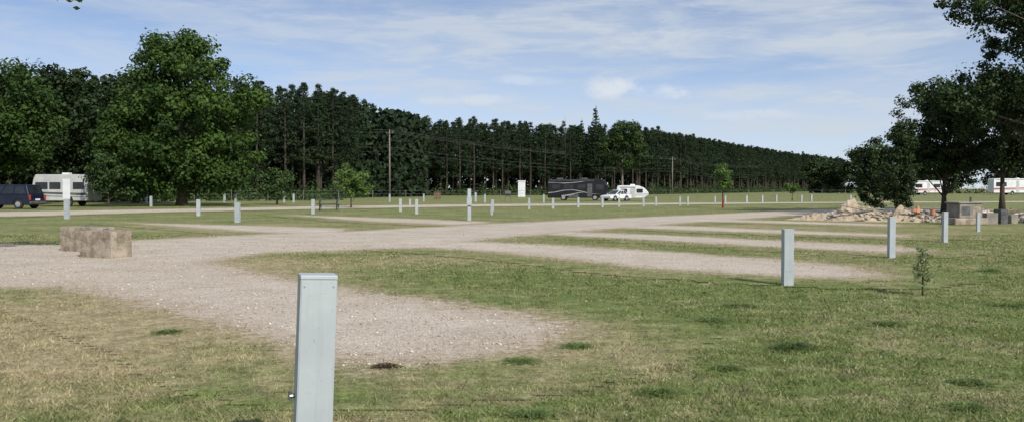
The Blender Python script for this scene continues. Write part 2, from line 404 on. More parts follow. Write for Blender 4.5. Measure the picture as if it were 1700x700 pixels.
def trunk_mb(h,r0,cc,nl,seed,base=0.3,lean=(0,0),k=8):
    r=random.Random(seed); mb=MB(); pts=[];rad=[]
    for i in range(7):
        t=i/6; pts.append((lean[0]*t+r.uniform(-.03,.03)*h*0.3*t, lean[1]*t+r.uniform(-.03,.03)*h*0.3*t, h*t)); rad.append(r0*(1.35 if i==0 else 1)*(1-0.8*t)+0.01)
    mb.tube(pts,rad,k)
    idx=list(range(len(cc))); r.shuffle(idx)
    for j in idx[:nl]:
        e=Vector(cc[j]); t=min(0.95,max(base,(e.z/h)*0.6)); i=int(t*6); s=Vector(pts[i])
        mid=(s+e)/2+Vector((r.uniform(-.1,.1),r.uniform(-.1,.1),0.08))*(e-s).length
        rr=min(rad[i]*0.5,.1+.02*h)*.8
        mb.tube([s,mid,e],[rr,rr*0.6,rr*0.15+0.004],5,False)
    return mb
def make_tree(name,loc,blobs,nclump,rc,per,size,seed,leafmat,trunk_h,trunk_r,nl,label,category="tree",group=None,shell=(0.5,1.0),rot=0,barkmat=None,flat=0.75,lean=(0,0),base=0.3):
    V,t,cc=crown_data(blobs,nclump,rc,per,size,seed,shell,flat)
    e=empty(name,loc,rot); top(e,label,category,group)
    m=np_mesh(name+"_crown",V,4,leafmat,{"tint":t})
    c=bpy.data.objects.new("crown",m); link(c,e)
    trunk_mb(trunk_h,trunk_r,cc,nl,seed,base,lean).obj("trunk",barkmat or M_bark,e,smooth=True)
    return e
def copy_thing(e,loc,rot=0,scale=(1,1,1),label=None):
    c=e.copy(); c.location=loc; c.rotation_euler=(e.rotation_euler[0],e.rotation_euler[1],rot); c.scale=scale
    COL.objects.link(c)
    if label: c["label"]=label
    def rec(src,dst):
        for ch in src.children:
            q=ch.copy(); q.parent=dst; q.matrix_parent_inverse=ch.matrix_parent_inverse.copy(); COL.objects.link(q); rec(ch,q)
    rec(e,c)
    return c

# big maple
make_tree("maple_tree",(-29.5,78,0),[(0,0,7.8,6.9,6.5,5.0),(0.0,0,11.6,5.0,4.6,3.6),(-0.4,0,13.7,3.2,3.0,1.9),(1.5,0,4.0,6.0,5.5,3.0),(-2.5,-1,3.4,4.6,4,2.2),(2.6,-1.5,3.4,4.0,3,2.0),(-3.5,0,6.0,3.6,4,3.6),(4.6,0,8.4,3.0,3.4,3.6)],
    280,1.2,200,0.33,11,M_maple,11,0.42,26,"large spreading green maple with crown reaching near the grass",shell=(0.45,1.02))
make_tree("maple_tree",(-47.5,80,0),[(0,0,8.0,5.2,5,5.0),(1,0,10.5,3.2,3,2.6),(-2,0,5.5,4.5,4,2.8),(1.5,0,6.5,4,4,3)],150,1.3,150,0.36,21,M_maple,10,0.35,14,"tall green leafy tree beside parked camper")
make_tree("maple_tree",(-40.5,94,0),[(0,0,8,5.5,5,5),(0,0,11.5,3.8,3,2.8),(0,0,4,5.5,4,3)],170,1.3,140,0.42,22,M_oak,10,0.3,12,"dark leafy tree behind the parked camper")
make_tree("maple_tree",(-50,97,0),[(0,0,7,6,5,5.5),(0,0,12,4,4,2.8),(0,0,3.5,6,4,3)],150,1.4,130,0.45,26,M_oak,10,0.3,12,"dark leafy tree filling the gap behind vehicles")
make_tree("maple_tree",(-57,90,0),[(0,0,8,6,5,6),(0,0,12,4,4,2.6)],110,1.4,130,0.45,23,M_maple,11,0.4,10,"tall green leafy tree at field edge")
make_tree("small_tree",(-34.2,74,0),[(0,0,2.9,1.9,1.9,1.7),(0.6,0,1.8,1.4,1.2,1.0)],40,.55,70,0.25,24,M_under,3.5,0.08,8,"small bushy tree beside the large maple")
make_tree("small_tree",(-22.6,84,0),[(0,0,2.0,2.0,1.5,1.5)],35,.5,60,0.25,25,M_under,2.6,0.08,6,"low shrubby tree beside the large maple")
make_tree("broadleaf_tree",(23.5,186,0),[(0,0,10,5.4,4,4.2),(0.5,0,12.8,3.8,3,2.6),(-2.5,0,9,3,3,3)],110,1.1,130,0.42,31,M_edge,10,0.3,16,"rounded leafy tree with pale trunk at the wood edge",barkmat=M_wood)
make_tree("young_maple_tree",(-12.9,70,0),[(0,0,2.2,1.55,1.3,1.05),(-0.5,0,2.8,.8,.8,.65),(.6,0,1.7,1.1,.9,.65)],70,.34,65,0.17,41,M_young,2.8,0.05,12,"young bushy bright green maple on the grass")
make_tree("young_tree",(16.9,70,0),[(0,0,2.6,.75,.7,.85),(-.2,0,3.1,.5,.5,.5),(.2,0,2.0,.6,.6,.4)],38,.28,55,0.15,42,M_young,3.3,0.045,10,"slender young tree with light green leaves")
make_tree("young_tree",(35.3,110,0),[(0,0,1.8,.8,.8,.7)],26,.3,55,0.18,43,M_young,2.2,0.05,8,"small round young tree with light leaves")
# right side trees, their shade put into the leaf colour
make_tree("young_oak_tree",(19.4,44,0),[(0,0,1.9,1.0,1.0,1.4),(.1,0,3.6,.75,.7,1.2),(.3,0,5.3,.42,.42,.8),(.2,-.2,2.6,.85,.8,1.3),(.3,0,4.5,.55,.55,.8)],150,.30,105,0.12,51,M_oak,5.4,0.06,14,"young shade-toned tree drooping beside rubble heap")
make_tree("young_oak_tree",(20.8,50,0),[(0,0,2.0,1.2,1.1,1.6),(-.2,0,3.5,.85,.8,1.0)],110,.36,100,0.14,52,M_oak,4,0.07,12,"dense shade-toned bushy young tree")
make_tree("broadleaf_tree",(28.2,57,0),[(0,0,4.9,3.2,2.6,2.4),(0.2,0,6.9,2.2,1.9,1.6),(-.3,0,3.5,3.2,2.8,1.0)],210,.58,120,0.20,53,M_oak,6,0.16,16,"dark shady broadleaf tree behind the rubble")
make_tree("broadleaf_tree",(34.8,62,0),[(0,0,5.6,3.8,3,2.6),(0,0,8,2.6,2,2),(0,0,4.0,4.0,2.8,1.1)],180,.70,120,0.23,56,M_oak,7,0.18,12,"dark leafy tree filling the gap beside the oak")
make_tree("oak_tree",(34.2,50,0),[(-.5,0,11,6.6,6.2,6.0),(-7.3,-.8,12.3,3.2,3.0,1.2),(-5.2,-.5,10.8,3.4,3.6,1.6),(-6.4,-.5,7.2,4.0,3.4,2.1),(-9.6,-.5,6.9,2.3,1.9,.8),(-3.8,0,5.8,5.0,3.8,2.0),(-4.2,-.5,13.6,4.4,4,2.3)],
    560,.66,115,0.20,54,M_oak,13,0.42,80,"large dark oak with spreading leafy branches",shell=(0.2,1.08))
make_tree("maple_tree",(-14.6,18.4,0),[(0,0,8.2,3.2,2.9,2.2),(4.3,-.1,5.95,1.15,1.2,.62)],120,.36,110,0.14,55,M_maple,8.5,0.2,40,"leafy tree branch overhanging the open field",shell=(0.4,1.0))
for i,(xx,yy,s) in enumerate([(100,250,1.0),(113,246,.9),(126,252,1.05),(140,246,1.0),(153,250,1.1),(93,262,.85),(167,246,1.15)]):
    make_tree("broadleaf_tree",(xx,yy,0),[(0,0,7*s,6.5*s,5,4.6*s),(0,0,10.5*s,4.4*s,4,2.6*s),(0,0,3.5*s,7*s,5,3.2*s)],80,1.7,85,0.75,60+i,M_oak,9,0.35,8,"dark leafy tree behind parked trailers",group="trees behind the trailers")

# ------------------------------------------------------------------ pine wood
def pine_data(H,R,c0,ncl,per,seed,size,rc):
    r=np.random.default_rng(seed); ch=(1-c0)*H
    t=r.random(ncl)**.85
    prof=np.where(t<.25,.6+1.6*t,1.0*(1-((t-.25)/.75)**2.1))
    ang=r.uniform(0,6.283,ncl); lobes=1+.22*np.sin(ang*3+t*17+seed)+.12*np.sin(ang*5+t*29)
    rad=R*np.clip(prof,0.03,1)*lobes*r.uniform(.25,1.0,ncl)**.6
    cc=np.column_stack([np.cos(ang)*rad,np.sin(ang)*rad,c0*H+ch*t*.97+rad*.12])
    rcs=rc*(1.15-.5*t)*r.uniform(.7,1.3,ncl); ct=r.uniform(0,.5,ncl)
    ci=np.repeat(np.arange(ncl),per); n=len(ci); dv=unit(n,r)
    off=dv*(rcs[ci]*r.random(n)**.5)[:,None]; off[:,2]*=.65
    C=cc[ci]+off
    Nr=dv+np.array([0,0,.6])+.5*r.normal(size=(n,3)); Nr/=np.linalg.norm(Nr,axis=1)[:,None]
    S=size*r.uniform(.6,1.4,n)*(1.1-.35*t[ci])
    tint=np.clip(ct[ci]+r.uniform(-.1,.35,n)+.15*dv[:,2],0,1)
    return leaves(C,Nr,S,.45,r),np.repeat(tint,4)
def spruce_data(H,R,c0,n,seed,size=0.5,conic=1.0):
    r=np.random.default_rng(seed)
    nwh=int((1-c0)*H/0.65); w=np.minimum(r.integers(0,nwh,n),r.integers(0,nwh,n))
    t=w/nwh
    ang=(r.integers(0,6,n)+((w*0.37)%1))*2*np.pi/6+r.normal(0,.22,n)
    blen=R*(1-t)**conic*(0.75+0.45*((np.sin(w*12.9+ang.round(0)*7.1)*43.7)%1))*np.clip(0.55+t*3,0,1)+0.15
    rf=r.random(n)**0.6; rad=blen*rf
    z=c0*H+t*(1-c0)*H+rad*0.22+r.normal(0,.15,n)
    C=np.column_stack([np.cos(ang)*rad,np.sin(ang)*rad,z])
    Nr=np.column_stack([np.cos(ang)*.5,np.sin(ang)*.5,np.full(n,.8)])+0.5*r.normal(size=(n,3)); Nr/=np.linalg.norm(Nr,axis=1)[:,None]
    return leaves(C,Nr,size*r.uniform(.6,1.4,n),0.45,r),np.repeat(np.clip(r.uniform(0,.6,n)+rf*.25*t,0,1),4)
def pine_proto(seed,H,R,c0,ncl):
    V,t=pine_data(H,R,c0,ncl,26,seed,.30,.55)
    cm=np_mesh("pine_crown",V,4,M_pine,{"tint":t})
    mb=MB(); r=random.Random(seed)
    mb.tube([(0,0,0),(r.uniform(-.1,.1),0,H*.35),(r.uniform(-.12,.12),0,H*.7),(0,0,H*.96)],[.16,.13,.08,.02],7)
    for i in range(9):
        a=r.uniform(0,6.28); z=H*r.uniform(.12,c0+.05); l=r.uniform(.4,1.3)
        mb.tube([(0,0,z),(math.cos(a)*l,math.sin(a)*l,z+.1)],[.025,.01],4,False)
    tm=mb.mesh("pine_trunk"); tm.materials.append(M_pinebark)
    return cm,tm
protos=[pine_proto(101,17,2.3,.26,160),pine_proto(102,17.2,2.1,.30,150),pine_proto(103,16.8,2.5,.22,170),pine_proto(104,17.1,2.2,.28,160),pine_proto(105,16.8,2.0,.34,140),pine_proto(106,17.2,2.0,.30,140)]
def along(path,step):
    out=[];carry=0
    for (a,b) in zip(path[:-1],path[1:]):
        a=Vector(a);b=Vector(b);L=(b-a).length;u=(b-a)/L;t=carry
        while t<L: out.append(a+u*t); t+=step
        carry=t-L
    return out
path1=[(-96,106),(-60,114),(-30,127),(-26,141)]
path2=[(-33,176),(0,192),(29,210),(67,280),(112,360),(172,452)]
rr=random.Random(5); cnt=0
def put_pine(x,y,s):
    global cnt
    cm,tm=rr.choice(protos)
    e=bpy.data.objects.new("pine_tree",None); e.location=(x,y,0); e.rotation_euler=(0,0,rr.uniform(0,6.28)); z=s*rr.uniform(.96,1.035); e.scale=(s*rr.uniform(1.05,1.35),)*2+(z,)
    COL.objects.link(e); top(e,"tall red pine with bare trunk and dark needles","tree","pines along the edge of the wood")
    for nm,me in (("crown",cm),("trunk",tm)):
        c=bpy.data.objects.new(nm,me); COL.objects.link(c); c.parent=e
    cnt+=1
for row in range(2):
    for p in along(path1,3.3): put_pine(p.x+rr.uniform(-1,1),p.y+row*4+rr.uniform(-1,1),rr.uniform(.96,1.02))
    for p in along(path2,3.5): put_pine(p.x+rr.uniform(-1,1)+row*1.5,p.y+row*5+rr.uniform(-1.3,1.3),rr.uniform(.96,1.01))
allV=[];allT=[];lows=[pine_data(17,2.8,.24,64,9,200+i,.75,.85) for i in range(4)]
tmb=MB()
def addlow(x,y,s):
    V,t=lows[rr.randrange(4)]; a=rr.uniform(0,6.28); c,s_=math.cos(a),math.sin(a)
    W=np.column_stack([V[:,0]*c-V[:,1]*s_+x, V[:,0]*s_+V[:,1]*c+y, V[:,2]*s]); allV.append(W); allT.append(t*.8)
    tmb.tube([(x,y,0),(x,y,15*s)],[.17,.06],5,False)
for row in range(2,7):
    for p in along(path1,3.2): addlow(p.x+rr.uniform(-1.3,1.3),p.y+row*4.2+rr.uniform(-1.3,1.3),rr.uniform(.97,1.04))
    for p in along(path2,3.7): addlow(p.x+rr.uniform(-1.4,1.4)+row*1.8,p.y+row*5+rr.uniform(-1.5,1.5),rr.uniform(.97,1.02))
def band(path,off,depth,h0,h1,n,seed):
    r=np.random.default_rng(seed); pts=along(path,2.0); pa=np.array([(p.x,p.y) for p in pts])
    i=r.integers(0,len(pa),n)
    return np.column_stack([pa[i,0]+r.uniform(-1.5,1.5,n)+off*.35,pa[i,1]+off+r.uniform(0,depth,n),h0+(h1-h0)*r.random(n)])
for pth,nn,off,h1 in ((path1,14000,24,15.3),(path2,38000,30,15.5),(path1,4500,9,6),(path2,11000,11,6)):  # dark leaf layers added, standing in for the shade between the trunks
    C=band(pth,off,5,0,h1,nn,3); Nr=unit(len(C)); allV.append(leaves(C,Nr,rng.uniform(.7,1.5,len(C)),.8)); allT.append(np.repeat(rng.uniform(0,.3,len(C)),4))
m=np_mesh("pine_wood",np.vstack(allV),4,M_pine,{"tint":np.concatenate(allT)})
wood=link(bpy.data.objects.new("pine_wood",m)); top(wood,"dense dark pine plantation behind the edge trees","woods",kind="stuff")
tmb.obj("trunk",M_pinebark,wood)
def shrubs(path,off,step,seed,hmax):
    r=np.random.default_rng(seed); Vs=[];Ts=[]
    for p in along(path,step):
        h=r.uniform(.35,1)*hmax; w=r.uniform(.7,1.6); n=70
        dv=unit(n,r); dv[:,2]=np.abs(dv[:,2]); C=dv*np.array([w,w,h])*(r.random(n)**.4)[:,None]+np.array([p.x+r.uniform(-.8,.8),p.y+off+r.uniform(-1.2,1.2),0])
        Nr=dv+.5*r.normal(size=(n,3)); Nr/=np.linalg.norm(Nr,axis=1)[:,None]
        Vs.append(leaves(C,Nr,.36*r.uniform(.6,1.4,n),.6,r)); Ts.append(np.repeat(np.clip(r.uniform(0,.5)+r.uniform(0,.4,n),0,1),4))
    return np.vstack(Vs),np.concatenate(Ts)
A=[shrubs(path1,-3,.7,1,3.6),shrubs(path2,-3.5,.9,2,3.4),shrubs([(-26,141),(-33,176)],0,1.0,3,3.2),shrubs([(172,440),(90,262),(180,262)],-8,1.2,4,3.4),shrubs([(-75,100),(-50,104),(-22,118)],-4,.9,5,2.8)]
m=np_mesh("undergrowth",np.vstack([a[0] for a in A]),4,M_under,{"tint":np.concatenate([a[1] for a in A])})
o=link(bpy.data.objects.new("undergrowth",m)); top(o,"low green shrubs and weeds along the wood edge","undergrowth",kind="stuff")
def lone_conifer(loc,H,R,c0,n,seed,label):
    V,t=spruce_data(H,R,c0,n,seed); e=empty("spruce_tree",loc); top(e,label,"tree")
    c=bpy.data.objects.new("crown",np_mesh("spruce_crown",V,4,M_pine,{"tint":t})); link(c,e)
    MB().tube([(0,0,0),(0,0,H*.6),(0,0,H)],[.22,.12,.02],7).obj("trunk",M_pinebark,e,smooth=True)
lone_conifer((17.8,186,0),19.2,2.8,.25,3200,301,"tall pointed spruce rising above the wood")
lone_conifer((15.0,188,0),16.5,2.4,.3,2400,302,"pointed spruce beside a taller one")
mb=MB(); r=random.Random(9); mb.tube([(0,0,0),(.1,0,8),(0,0,17.8)],[.12,.07,.015],6)
for i in range(40):
    z=r.uniform(9,17); a=r.uniform(0,6.28); l=(18-z)*.14+.2; mb.tube([(0,0,z),(math.cos(a)*l,math.sin(a)*l,z+l*.4)],[.02,.006],4,False)
e=empty("dead_tree",(11.8,195,0)); top(e,"bare dead tree standing among pines","tree"); mb.obj("trunk",M_bark,e)

# ------------------------------------------------------------------ utility poles and cables
def pole(loc,H,label,rot):
    e=empty("utility_pole",loc,rot); top(e,label,"utility pole","poles of the power line")
    MB().tube([(0,0,0),(0,0,H)],[.17,.11],10).obj("shaft",M_wood,e,smooth=True)
    MB().box(-.75,.75,-.05,.05,H-.5,H-.40).obj("crossarm",M_wood,e)
    for xx in (-.7,0,.7):
        z=H-.40 if xx else H
        MB().tube([(xx,0,z),(xx,0,z+.12),(xx,0,z+.2)],[.05,.07,.03],8).obj("insulator",M_conc2,e)
    return e
PL=[(-150,108,11.4),(-21,150,11.4),(41.3,225,9.4),(86,300,9.4)]
pole((-21,150,0),11.4,"tall grey wooden utility pole with crossarm",math.radians(-35))
pole((41.3,225,0),9.4,"slender grey utility pole before the wood",math.radians(-35))
def cable(a,b,sag,r=.015):
    a=Vector(a);b=Vector(b);pts=[]
    for i in range(17):
        t=i/16; p=a.lerp(b,t); p.z-=sag*4*t*(1-t); pts.append(p)
    o=MB().tube(pts,[r]*17,5).obj("power_cable",M_wire); top(o,"thin grey overhead cable strung between poles","cable","overhead cables")
for (a,b) in zip(PL[:-1],PL[1:]):
    for dx,z in ((-.7,-.25),(.7,-.25),(0,.15),(.1,-2.8),(.1,-3.5)):
        cable((a[0]+dx*.8,a[1]-dx*.5,a[2]+z),(b[0]+dx*.8,b[1]-dx*.5,b[2]+z),1.2)

# ------------------------------------------------------------------ hookup posts
def hookup(loc,h,w,rot,label,near=False,dd=0.8):
    e=empty("hookup_post",loc,rot); top(e,label,"post","campsite hookup posts")
    D=w*dd
    MB().box(-w/2,w/2,-D/2,D/2,-0.05,h-.022).obj("body",M_post,e,bevel=.003)
    MB().box(-w/2-.001,w/2+.001,-D/2-.005,D/2+.001,h-.0215,h).obj("cap",M_postcap,e,bevel=.003)
    MB().box(-w/2+.007,w/2-.007,-D/2-.003,-D/2+.002,.25,h-.026).obj("cover_panel",M_panel,e,bevel=.001)
    if near:
        for sx in (-1,1):
            for z in (h-.06,.32):
                MB().tube([(sx*(w/2-.020),-D/2-.002,z),(sx*(w/2-.020),-D/2-.006,z)],[.004,.003],8).obj("screw",M_steel,e)
        MB().box(-w/2-.004,-w/2+.003,-D/2+.02,D/2-.02,.45,.75).obj("side_plate",M_panel,e,bevel=.002)
        t=MB(); t.tube([(-w/2,0,.50),(-w/2-.03,0,.50)],[.012,.012],8); t.tube([(-w/2-.028,0,.48),(-w/2-.028,0,.525)],[.010,.010],8); t.obj("latch",M_steel,e)
    return e
f=hookup((-1.03,4.62,0),1.145,.190,math.radians(19),"light grey metal hookup post, slightly leaning, in dry grass",True)
f.rotation_euler[1]=math.radians(2.2); f.location.x-=.045
b1=hookup((4.52,14.3,0),.93,.16,math.radians(0),"light grey metal hookup post standing in green grass",dd=1.0)
specs=[(8.7,20,.94,.9,.9),(12.8,25.8,.9,.85,.9),(17.2,32.2,.7,.75,.75),(-23.2,45.5,1.03,1.6,1.2),(-18.1,50.4,.94,1.4,1.2),(-12.8,40.7,.93,1.5,1.2),
 (-12.3,54,.9,1.3,1.2),(-7.6,59.5,.88,1.2,1.1),(-5.9,54,.92,1.2,1.1),(-1.35,61,.8,1.2,1.2),(1.3,66,.85,1.0,1.1),(3.2,68,.82,1.2,1.2),(5.5,72.5,.82,1.1,1.2),(7.5,72.5,.82,1.1,1.2),(9.2,75,.8,1.0,1.2),(11.6,77,.8,1.1,1.2),
 (13.2,80,.8,1.0,1.2),(15.4,80,.8,1.1,1.2),(16.5,82,.8,1.0,1.2),(22.0,90,.8,1.0,1.2),(25,93,.8,1.1,1.2),(27.8,97,.8,1.1,1.2),(30.6,101,.8,1.0,1.2),(33.5,101,.8,1.1,1.2),(36,105,.8,1.1,1.2),
 (-31,75,.9,1.2,1.2),(-38.5,92,.9,1.2,1.2),(-31.6,96,.95,1.3,1.2),(-28.5,90,.95,1.2,1.2),(-25.3,97,.95,1.3,1.2),(-24,96,.95,1.3,1.2),(-14,100,.9,1.1,1.2),(-10.5,104,.9,1.1,1.2),(-4.2,101,1.1,1.5,1.4),(-3.0,97,.9,1.2,1.2),(-8.4,72,.7,1.0,1.1),
 (3.5,96,.9,1.1,1.2),(20,86,.8,1.0,1.2),(38,98,.8,1.0,1.2),(-1.2,52,.5,.9,1.0)]
for x_,y_,h_,sw,sd_ in specs:
    copy_thing(b1,(x_,y_,0),rr.uniform(-.15,.15),(sw*.95,sd_*.9,h_/.93),"light grey metal hookup post standing in short grass")
p=hookup((-2.1,43,0),1.56,.17,0,"tall light grey hookup pedestal beside the gravel track")
MB().box(-.12,.12,-.16,.1,.75,1.15).obj("meter_box",M_post,p,bevel=.01)

# ------------------------------------------------------------------ concrete blocks
from mathutils import noise as mn
def block(loc,L,rot,label,W=.6,H=.62,mat=None,loop=True,group="concrete blocks on the gravel"):
    import bmesh
    bm=bmesh.new(); bmesh.ops.create_cube(bm,size=1)
    for v in bm.verts: v.co=Vector((v.co.x*L,v.co.y*W,v.co.z*H+H/2))
    bmesh.ops.subdivide_edges(bm,edges=bm.edges[:],cuts=9,use_grid_fill=True)
    for v in bm.verts:
        ex=(abs(abs(v.co.x)-L/2)<.01, abs(abs(v.co.y)-W/2)<.01, abs(abs(v.co.z-H/2)-H/2)<.01)
        if sum(ex)>=2:
            k=.003+.022*max(0,mn.noise(v.co*9+Vector(loc))-.15)
            d=v.co-Vector((0,0,H/2)); v.co-=Vector((math.copysign(k,d.x)*ex[0],math.copysign(k,d.y)*ex[1],math.copysign(k,d.z)*ex[2]))
        v.co+=mn.noise_vector(v.co*5+Vector(loc))*.003
    m=bpy.data.meshes.new("block"); bm.to_mesh(m); bm.free(); m.materials.append(mat or M_conc)
    e=empty("concrete_block",loc,rot); top(e,label,"concrete block",group)
    link(bpy.data.objects.new("block",m),e)
    if loop:
        t=MB(); t.tube([(-.10,0,H-.02),(-.08,0,H+.02),(0,0,H+.03),(.08,0,H+.02),(.10,0,H-.02)],[.010]*5,6); t.obj("lifting_loop",M_steel,e)
block((-9.43,20.25,0),1.0,-.42,"weathered tan concrete block lying on gravel")
block((-10.80,22.2,0),1.25,-.42,"weathered tan concrete block behind another block")

# ------------------------------------------------------------------ vehicles
def arch(cx,r,z0,n=8,rev=False):
    return [(cx-r*math.cos(math.pi*i/n), z0+r*math.sin(math.pi*i/n)) for i in range(n+1)]
def wheel(parent,x,y,r,w=.24):
    e=empty("wheel",(x,y,r),0,parent)
    MB().tube([(0,-w/2,0),(0,-w/2+.03,0),(0,w/2-.03,0),(0,w/2,0)],[r*.93,r,r,r*.93],22).obj("tyre",M_rubber,e)
    s=-1 if y<0 else 1
    m=MB(); m.tube([(0,s*(w/2-.02),0),(0,s*(w/2+.012),0)],[r*.62,r*.56],16)
    m.obj("rim",M_rim,e)
def strip(name,pts,y,mat,parent,t=.012,bev=0):
    return MB().prism(pts,y-t,y+t).obj(name,mat,parent,bevel=bev)
def rrect(x0,x1,z0,z1,r=.08):
    out=[]
    for cx,cz,a0 in ((x1-r,z1-r,0),(x0+r,z1-r,90),(x0+r,z0+r,180),(x1-r,z0+r,270)):
        for i in range(4): a=math.radians(a0+i*30); out.append((cx+r*math.cos(a),cz+r*math.sin(a)))
    return out
def car(loc,rot,L,W,H,paint,label,cat,suv=True):
    e=empty("parked_car",loc,rot); top(e,label,cat)
    r=.36 if suv else .31; z0=.30; fx=L/2-.95; rx=-L/2+.95; belt=H*.58
    prof=[(-L/2+.02,z0+.1),(-L/2+.08,z0)]+arch(rx,r+.06,z0)+arch(fx,r+.06,z0)+[(L/2-.1,z0),(L/2,z0+.12),(L/2-.02,belt*.78),(L/2-.25,belt*.88),(L/2-1.15,belt),(-L/2+.06,belt),(-L/2,belt*.7)]
    MB().prism(prof,-W/2,W/2).obj("body",paint,e,bevel=.05,seg=3)
    b0=[(-L/2+.08,belt-.02),(L/2-1.15,belt-.02)]; t0=[(-L/2+.38,H),(L/2-2.0,H)] if suv else [(-L/2+1.2,H),(L/2-2.1,H)]
    if not suv: b0=[(-L/2+.45,belt-.02),(L/2-1.05,belt-.02)]
    wi=W/2-.06; wt=W/2-.22
    v=[(b0[0][0],-wi,b0[0][1]),(b0[1][0],-wi,b0[1][1]),(b0[1][0],wi,b0[1][1]),(b0[0][0],wi,b0[0][1]),(t0[0][0],-wt,H),(t0[1][0],-wt,H),(t0[1][0],wt,H),(t0[0][0],wt,H)]
    m=MB(); m.add(v,[(0,3,2,1),(4,5,6,7),(0,1,5,4),(1,2,6,5),(2,3,7,6),(3,0,4,7)]); m.obj("cabin",paint,e,bevel=.07,seg=3)
    def quad(i,j,a0,a1,h0,h1,name):
        A,B,C,D=[Vector(v[q]) for q in (i,j,j+4,i+4)]
        n=(B-A).cross(D-A).normalized()
        if n.dot((A+C)/2-Vector((0,0,H*.8)))<0: n=-n
        def P(s,t): return (A.lerp(B,s)).lerp(D.lerp(C,s),t)+n*.008
        q=[P(a0,h0),P(a1,h0),P(a1-(.02),h1),P(a0+.02,h1)]
        mm=MB(); mm.add(q,[(0,1,2,3)]); mm.obj(name,M_glass,e)
    for (i,j) in ((0,1),(2,3)):
        for a0,a1 in ((.04,.33),(.36,.63),(.66,.93)):
            quad(i,j,a0,a1,.14,.84,"side_window")
    quad(1,2,.07,.93,.10,.9,"windscreen"); quad(3,0,.08,.92,.12,.88,"rear_window")
    for x_ in (rx,fx):
        for y_ in (-W/2+.13,W/2-.13): wheel(e,x_,y_,r)
    for s in (-1,1):
        MB().box(-L/2-.02,-L/2+.12,s*(W/2-.12)-.09,s*(W/2-.12)+.09,belt*.62,belt*1.0).obj("taillight",M_red,e,bevel=.02)
        MB().box(L/2-.22,L/2-.01,s*(W/2-.22)-.16,s*(W/2-.22)+.16,belt*.66,belt*.78).obj("headlight",M_white,e,bevel=.02)
        MB().box(L/2-1.75,L/2-1.6,s*(W/2+.1)-.09,s*(W/2+.1)+.07,belt,belt+.13).obj("mirror",paint,e,bevel=.02)
    MB().box(-L/2-.06,-L/2+.1,-W/2+.08,W/2-.08,z0+.08,z0+.28).obj("bumper",M_darkmetal,e,bevel=.03)
    MB().box(-L/2-.012,-L/2+.02,-.26,.26,belt*.60,belt*.60+.13).obj("number_plate",M_white,e)
    return e
car((-38.9,67.5,0),math.radians(172),4.9,1.95,1.85,M_navy,"dark blue minivan parked beside a camper","car")
car((12.75,107,0),math.radians(222),4.0,1.65,1.35,M_white,"white car parked between motorhome and trailer","car",False)

def motorhome(loc,rot):
    e=empty("motorhome",loc,rot); top(e,"black class A motorhome with silver swooping graphics","motorhome")
    L,W,H,z0=8.6,2.5,3.1,.4
    prof=[(-L/2,z0)]+arch(-L/2+2.3,.52,z0)+arch(L/2-1.7,.52,z0)+[(L/2-.15,z0),(L/2,z0+.25),(L/2+.02,1.25),(L/2-.05,2.3),(L/2-.35,H-.12),(L/2-.6,H),(-L/2+.15,H),(-L/2,H-.12)]
    MB().prism(prof,-W/2,W/2).obj("body",M_blackp,e,bevel=.07,seg=3)
    for s in (-1,1):
        yy=s*(W/2)+s*.004
        for x0,x1,a,b_ in ((-3.6,-2.5,1.75,2.35),(-1.9,-.6,1.75,2.35),(.1,1.2,1.75,2.35)):
            strip("window",rrect(x0,x1,a,b_),yy,M_glass,e)
        strip("cab_window",[(2.75,1.6),(3.9,1.6),(3.85,2.3),(2.75,2.4)],yy,M_glass,e)
        strip("graphic_stripe",[(-4.2,1.1),(-3.2,1.2),(-1.8,1.5),(-.6,1.55),(.6,1.32),(2,1.0),(3.6,.95),(2,1.06),(.7,1.4),(-.6,1.63),(-1.9,1.57),(-3.3,1.3),(-4.2,1.22)],yy,M_silver,e,.008)
        strip("graphic_stripe",[(-4.2,2.62),(-3,2.6),(-1.9,2.52),(-.4,2.6),(1.4,2.83),(2.7,2.83),(1.2,2.88),(-.6,2.68),(-2,2.6),(-4.2,2.72)],yy,M_silver,e,.008)
        strip("graphic_stripe",[(-2.3,.65),(-1.2,.75),(.2,1.1),(1.3,1.25),(.1,1.18),(-1.3,.88),(-2.3,.78)],yy,M_silver,e,.008)
        strip("storage_door",rrect(-1.2,.2,.5,.95,.04),yy,M_darkmetal,e,.006)
    strip("entry_door",rrect(1.5,2.2,.6,2.45,.08),-W/2-.004,M_darkmetal,e,.012)
    MB().add([(L/2+.035,-1.1,1.35),(L/2+.035,1.1,1.35),(L/2-.03,1.1,2.32),(L/2-.03,-1.1,2.32)],[(0,1,2,3)]).obj("windscreen",M_glass,e)
    for s in (-1,1):
        MB().box(L/2-.05,L/2+.04,s*.95-.16,s*.95+.16,.85,1.05).obj("headlight",M_white,e,bevel=.02)
        MB().box(L/2-.1,L/2+.12,s*1.42-.12,s*1.42+.1,1.9,2.3).obj("mirror",M_blackp,e,bevel=.03)
    for x_ in (-2.6,1.0): MB().box(x_-.45,x_+.45,-.35,.35,H+.002,H+.22).obj("air_conditioner",M_darkmetal,e,bevel=.06)
    t=MB(); t.tube([(-4,-W/2-.08,H-.15),(2.4,-W/2-.08,H-.15)],[.06,.06],10); t.obj("awning",M_darkmetal,e)
    for x_ in (-L/2+2.3,L/2-1.7):
        for y_ in (-W/2+.16,W/2-.16): wheel(e,x_,y_,.44,.28)
    return e
mh=motorhome((8.3,110.5,0),math.radians(-8)); mh.scale=(.86,.88,.86)

